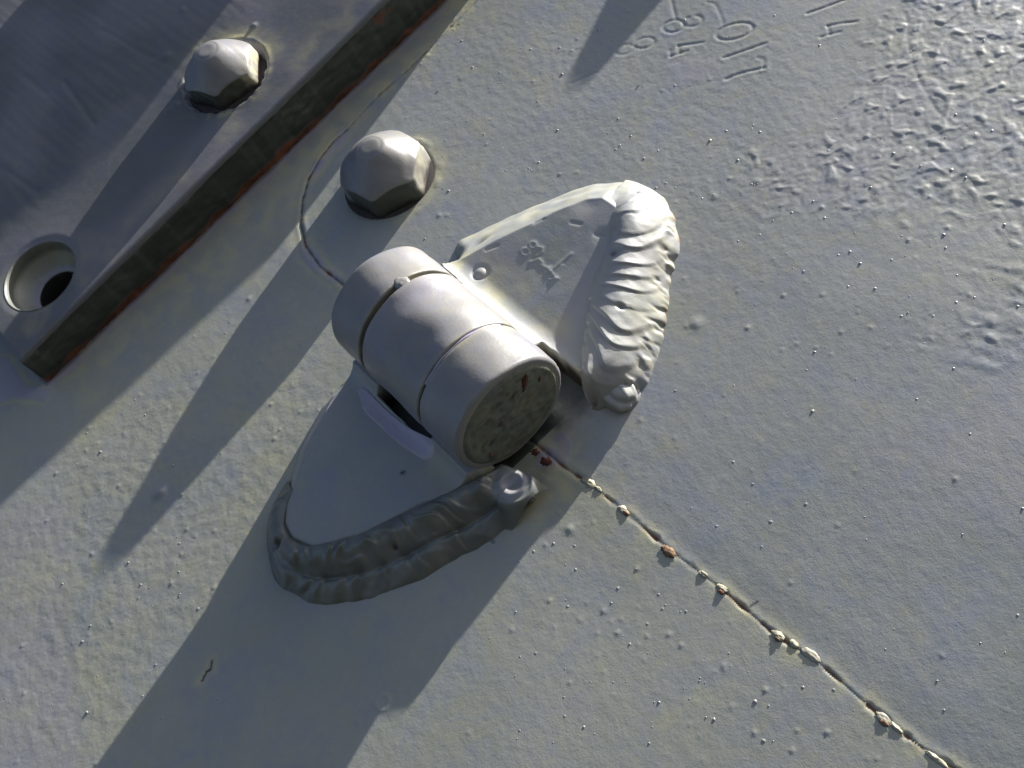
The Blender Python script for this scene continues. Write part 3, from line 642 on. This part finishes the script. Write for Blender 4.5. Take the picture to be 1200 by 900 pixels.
# lilac run of paint below the slot
out = [sb(px_, py_, LZ) for px_, py_ in [(421, 459), (430, 458), (452, 480), (480, 503), (506, 519), (513, 526), (509, 536), (497, 538), (480, 528), (462, 515), (445, 499), (428, 482)]]
O2 = resample(out+[out[0]], 73)[:-1]; c0 = O2.mean(0); Vq = []
for k, zz in ((1.06, -.02), (1.02, .012), (.97, .026), (.85, .034), (.6, .034), (.3, .032), (.02, .03)): q = c0+(O2-c0)*k; Vq.append(hp(q[:, 0], q[:, 1], LZ+fillet_rise(q[:, 1], LZ, .62)+zz+.006*perlin(q[:, 0], q[:, 1], .5, 95)))
i, j = np.meshgrid(np.arange(6), np.arange(72), indexing='ij'); j2 = (j+1) % 72
pr = mesh_from('paint_run', np.concatenate(Vq), np.stack([i*72+j, i*72+j2, (i+1)*72+j2, (i+1)*72+j], -1).reshape(-1, 4), LILAC, LL, {'dirt': np.repeat([.9, .6, .2, 0, 0, 0, 0], 72)}); fix_normals(pr)

# ---- weld beads
def weld(name, inner, outer, z_in, heightf, parent, nS=320, nT=60, t0=-.10, attrs_f=None, mat=None):
    I, O_ = resample(inner, nS), resample(outer, nS)
    tt = np.linspace(t0, 1.08, nT); S = np.linspace(0, 1, nS)
    SS, TT = np.meshgrid(S, tt, indexing='ij')
    P = I[:, None, :]*(1-TT[..., None])+O_[:, None, :]*TT[..., None]
    ln = np.concatenate([[0], np.cumsum(np.linalg.norm(np.diff((I+O_)/2, axis=0), axis=1))])[:, None]*np.ones_like(TT)
    z, shift = heightf(SS, TT, ln, P)
    P = P+shift
    o = mesh_from(name, hp(P[..., 0], P[..., 1], z).reshape(-1, 3), grid_quads(nS, nT), mat or PAINT_HINGE, parent, attrs_f(SS, TT, ln, P) if attrs_f else None); fix_normals(o)
    return o
uin = [(1.75, 5.75), (2.02, 5.72), (2.22, 5.55), (2.50, 5.30), (2.81, 4.87), (3.09, 4.20), (3.45, 3.55), (3.95, 2.95), (4.40, 2.35), (4.75, 1.85)]
uout = [(.85, 6.85), (1.35, 7.08), (1.95, 7.16), (2.60, 7.06), (3.40, 6.62), (4.15, 5.70), (4.80, 4.75), (5.45, 3.70), (5.85, 2.65), (5.35, 1.55)]
def uh(S, T, ln, P):
    t = np.clip(T, 0, 1); end = smooth(-.03, .22, S)*smooth(1.0, .94, S)
    base = (UZ+.02-.045*smooth(.25, .05, S)+USL*np.maximum(P[..., 1]-2, 0))*(1-t**(1+.9*smooth(.05, .30, S)))*(.25+.75*smooth(1.0, .95, S))
    bulge = .30*np.sin(np.pi*np.clip(t, 0, 1)**.85)**1.15
    start = smooth(.06, .24, S)
    lam = .46; ph = (ln - .80*(1-(2*t-1)**2) + .16*perlin(ln, t*1.5, .9, 100) + .30*perlin(ln, 0*t, 1.4, 133))/lam; fr = ph-np.floor(ph); kk = np.floor(ph)
    saw = np.where(fr < .82, (fr/.82)**1.6, (1-fr)/.18)
    amp = (.040+.022*np.sin(kk*2.4)+.012*np.sin(kk*5.1))*np.sin(np.pi*np.clip(t*1.05, .0, 1))**.6*start
    z = base+end*(bulge+amp*(saw-.4))
    z = z+.030*perlin(P[..., 0], P[..., 1], .8, 102)*np.sin(np.pi*t)+.008*perlin(P[..., 0], P[..., 1], .2, 103)*np.sin(np.pi*t)
    # crusty toe
    toe = smooth(.70, .9, t)*start; z = z+toe*(.07*smooth(.05, .55, perlin(P[..., 0], P[..., 1], .30, 104))-.05*smooth(.1, .5, perlin(P[..., 0], P[..., 1], .26, 105)))
    z = np.where(T < 0, z+1.2*T, z); z = np.where(T > 1, -.10, z); z = z-.12*smooth(.93, 1.0, t)
    z = z-.45*smooth(.035, 0, S)
    # undercut along the leaf edge
    z = z-.05*np.exp(-((T-.02)/.03)**2)*smooth(.25, .35, S)*smooth(-.1, .3, perlin(ln, ln*0, .5, 106))
    for (px_, py_, r0) in [(722, 309, .16), (745, 225, .09), (776, 287, .10), (788, 292, .11), (790, 330, .13), (770, 370, .10), (765, 425, .12), (692, 464, .17), (730, 368, .07)]:
        c = sb(px_, py_, .6); d = np.hypot(P[..., 0]-c[0], P[..., 1]-c[1]); z = z-.08*np.exp(-(d/r0)**2)
    wv = .10*perlin(ln, ln*0, .7, 107)*smooth(.6, 1, t)+.05*perlin(ln, ln*0, .25, 108)*smooth(.8, 1, t)
    sh = np.zeros(P.shape); sh[..., 0] = wv; sh[..., 1] = wv*.4
    return z, sh
def ua(S, T, ln, P):
    n = perlin(P[..., 0], P[..., 1], .3, 109)
    dk = np.zeros(T.shape)
    for (px_, py_, r0) in [(745, 226, .06), (776, 288, .07), (790, 331, .09), (692, 464, .1), (765, 425, .06), (722, 309, .08)]:
        c = sb(px_, py_, .6); dk = np.maximum(dk, .7*np.exp(-(np.hypot(P[..., 0]-c[0], P[..., 1]-c[1])/r0)**2))
    return {'dirt': (.55*smooth(.6, .9, T)*smooth(-.3, .3, n)).ravel(), 'rust': (.9*smooth(.90, .99, T)*smooth(.05, .3, n)).ravel(), 'dark': dk.ravel(), 'violet': (.2*smooth(0, .4, perlin(P[..., 0], P[..., 1], .9, 110))).ravel()}
WU = weld('weld_bead', uin, uout, UZ, uh, UL, attrs_f=ua, mat=PAINT)
for (px_, py_, r0, z_, sdn) in [(724, 460, .55, .08, 1), (702, 459, .36, .12, 6)]:
    lump('weld_lump', at(px_, py_, z_), [HA*r0, HB*r0*.8, (0, 0, r0*.62)], PAINT, UL, sdn+400, .16, 56, 36, attrs={'dirt': .15})
lin = [(1.45, -4.75), (1.75, -5.15), (2.05, -5.42), (2.50, -5.45), (3.00, -5.20), (3.55, -4.40), (3.95, -3.40), (4.35, -2.40), (4.70, -1.55), (4.95, -.80)]
lout = [(.70, -4.75), (1.05, -5.45), (1.60, -6.05), (2.65, -6.50), (3.60, -6.25), (4.50, -5.50), (5.15, -4.30), (5.65, -2.95), (5.95, -1.60), (5.90, -.45)]
CR = sb(600, 567, .58)
def crater_d(P): return np.hypot(P[..., 0]-CR[0], P[..., 1]-CR[1])
def lh(S, T, ln, P):
    t = np.clip(T, 0, 1); end = smooth(0, .10, S)*smooth(1.0, .985, S)
    base = LZ*(1-t**1.15)
    two = smooth(.12, .3, S)
    l1 = .34*np.sin(np.pi*np.clip(t/.62, 0, 1))**.8; l2 = .15*np.sin(np.pi*np.clip((t-.52)/.48, 0, 1)**.8)**1.5; one = .28*np.sin(np.pi*t)
    lam = .52; ph = (ln-.9*np.clip(t/.62, 0, 1)+.45*perlin(ln, t*1.5, .8, 120))/lam; fr = ph-np.floor(ph); saw = .5+.5*np.sin(2*np.pi*fr-.7*np.sin(2*np.pi*fr))
    z = base+end*((l1*(1+.25*perlin(ln, ln*0, 1.5, 135))+l2*(.8+.9*perlin(ln, ln*0, 1.1, 136)))*two+one*(1-two)) + end*two*(.08+.04*perlin(ln, t, .8, 131))*(saw-.5)*np.sin(np.pi*np.clip(t/.62, 0, 1))
    ph2 = (ln-.5*t+.4*perlin(ln, t*1.5, .7, 121))/.45; fr2 = ph2-np.floor(ph2); z = z+end*two*.05*(.5*np.sin(2*np.pi*fr2-.6*np.sin(2*np.pi*fr2)))*np.sin(np.pi*np.clip((t-.55)/.45, 0, 1))
    z = z-.05*two*np.exp(-((t-.60-.05*perlin(ln, ln*0, 1.2, 134))/.05)**2)*smooth(-.4, .3, perlin(ln, ln*0, .8, 122))
    z = z+.06*perlin(P[..., 0], P[..., 1], .75, 123)*np.sin(np.pi*t)+.03*perlin(P[..., 0], P[..., 1], .22, 124)*np.sin(np.pi*t)
    z = z-.10*np.exp(-((T-.015)/.035)**2)*smooth(.15, .3, S)
    z = np.where(T < 0, z+1.5*T, z); z = np.where(T > 1, -.10, z); z = z-.06*smooth(.93, 1.0, t)
    for (px_, py_, r0, h) in [(328, 638, .12, -.22), (463, 642, .07, -.15), (345, 660, .2, .05)]:
        c = sb(px_, py_, .5); d = np.hypot(P[..., 0]-c[0], P[..., 1]-c[1]); z = z+h*np.exp(-(d/r0)**2)
    d = np.hypot(P[..., 0]-5.55, P[..., 1]+.98); z = np.maximum(z, .60*smooth(.95, .30, d)+.02*perlin(P[..., 0], P[..., 1], .3, 132)-.02)
    d = crater_d(P); z = z+smooth(.7, .45, d)*(.55-z)*.8+.055*np.exp(-((d-.26)/.09)**2)-.02*np.exp(-(d/.12)**2)+.035*np.exp(-((d-.47)/.06)**2)*smooth(-.2, .3, P[..., 0]-5.3)
    wv = .12*perlin(ln, ln*0, .9, 125)*smooth(.5, 1, t)+.04*perlin(ln, ln*0, .3, 126)*smooth(.7, 1, t)
    sh = np.zeros(P.shape); sh[..., 0] = wv*.6; sh[..., 1] = -wv*.6
    return z, sh
def la(S, T, ln, P):
    n = perlin(P[..., 0], P[..., 1], .4, 127); dk = .35*np.exp(-((T-.60)/.05)**2)*smooth(-.3, .3, n)+.5*np.exp(-((T-.0)/.04)**2)
    for (px_, py_, r0) in [(328, 638, .10), (463, 642, .05)]:
        c = sb(px_, py_, .5); dk = np.maximum(dk, np.exp(-(np.hypot(P[..., 0]-c[0], P[..., 1]-c[1])/r0)**2))
    return {'olive_shade': ((.66+.2*n+0*T)*smooth(.25, .6, crater_d(P))).ravel(), 'dirt': (.5*smooth(.8, 1, T)*smooth(-.3, .3, n)+.3*smooth(.2, 0, S)).ravel(), 'dark': np.clip(dk, 0, 1).ravel(), 'violet': (.5*smooth(.5, .2, crater_d(P))).ravel()}  # bead's shaded look painted dark olive, fading out at the crater
WL = weld('weld_bead', lin, lout, LZ, lh, LL, attrs_f=la, mat=PAINT)
for (px_, py_, r0, sdn, mt) in [(640, 541, .12, 3, RUST), (627, 530, .09, 5, RUST), (622, 585, .10, 7, PAINT_HINGE)]:
    lump('rust_lump' if mt is RUST else 'weld_spatter', at(px_, py_, .25 if mt is RUST else .1), [(r0, 0, 0), (0, r0*.8, 0), (0, 0, r0*.8)], mt, LL, sdn+300, .6, 16, 10)

# ------------------------------------------------------------------ neighbour beyond the frame, whose shadow crosses the raised plate
bh = 1.7
nr = np.array([-RTILT*EDIR[0]+RCROSS*EN[0], -RTILT*EDIR[1]+RCROSS*EN[1], 1.0]); nr /= np.linalg.norm(nr)
sp = np.array([math.cos(SUN_EL)*math.cos(SUN_AZ), math.cos(SUN_EL)*math.sin(SUN_AZ), math.sin(SUN_EL)])
el_r = math.asin(sp @ nr)
corner = at_raised(160, 138) + d3*(bh/math.tan(el_r))
x1 = np.array([-.79, -.61, 0]); x2 = np.array([-.61, .79, 0])
SB = empty('steel_block', corner, 'dark painted steel block on the raised plate beyond the top edge', 'steel block')
bm = bmesh.new(); bmesh.ops.create_cube(bm, size=1.0)
for v in bm.verts:
    p = corner + x1*((v.co.x+.5)*9.0) + x2*((v.co.y+.5)*5.0)
    p[2] = raised_z(p[0], p[1]) + (-.02 if v.co.z < 0 else bh)
    v.co = Vector(world(p)*CM)
bmesh.ops.bevel(bm, geom=bm.edges[:], offset=.0012, segments=3, affect='EDGES')
me = bpy.data.meshes.new('block_body'); bm.to_mesh(me); bm.free(); me.materials.append(PAINT_DARK)
b = bpy.data.objects.new('block_body', me); scene.collection.objects.link(b); b.parent = SB; b.matrix_parent_inverse = SB.matrix_world.inverted()

# unseen dark ground, added below the frame to keep downward faces dark
gm = bpy.data.materials.new('dark_ground'); gm.use_nodes = True; gn = gm.node_tree; gb = gn.nodes['Principled BSDF']
no = gn.nodes.new('ShaderNodeTexNoise'); no.inputs['Scale'].default_value = 3; no.inputs['Detail'].default_value = 6
gr_ = gn.nodes.new('ShaderNodeMix'); gr_.data_type = 'RGBA'; gr_.inputs[6].default_value = (.014, .014, .011, 1); gr_.inputs[7].default_value = (.028, .026, .020, 1)
gn.links.new(no.outputs[0], gr_.inputs[0]); gn.links.new(gr_.outputs[2], gb.inputs['Base Color']); gb.inputs['Roughness'].default_value = .95
me = bpy.data.meshes.new('ground'); me.from_pydata([(-200, -200, 0), (200, -200, 0), (200, 200, 0), (-200, 200, 0)], [], [(0, 1, 2, 3)]); me.materials.append(gm)
g = bpy.data.objects.new('ground', me); scene.collection.objects.link(g); g['kind'] = 'structure'; g['label'] = 'unseen dark ground added far below the painted plates'
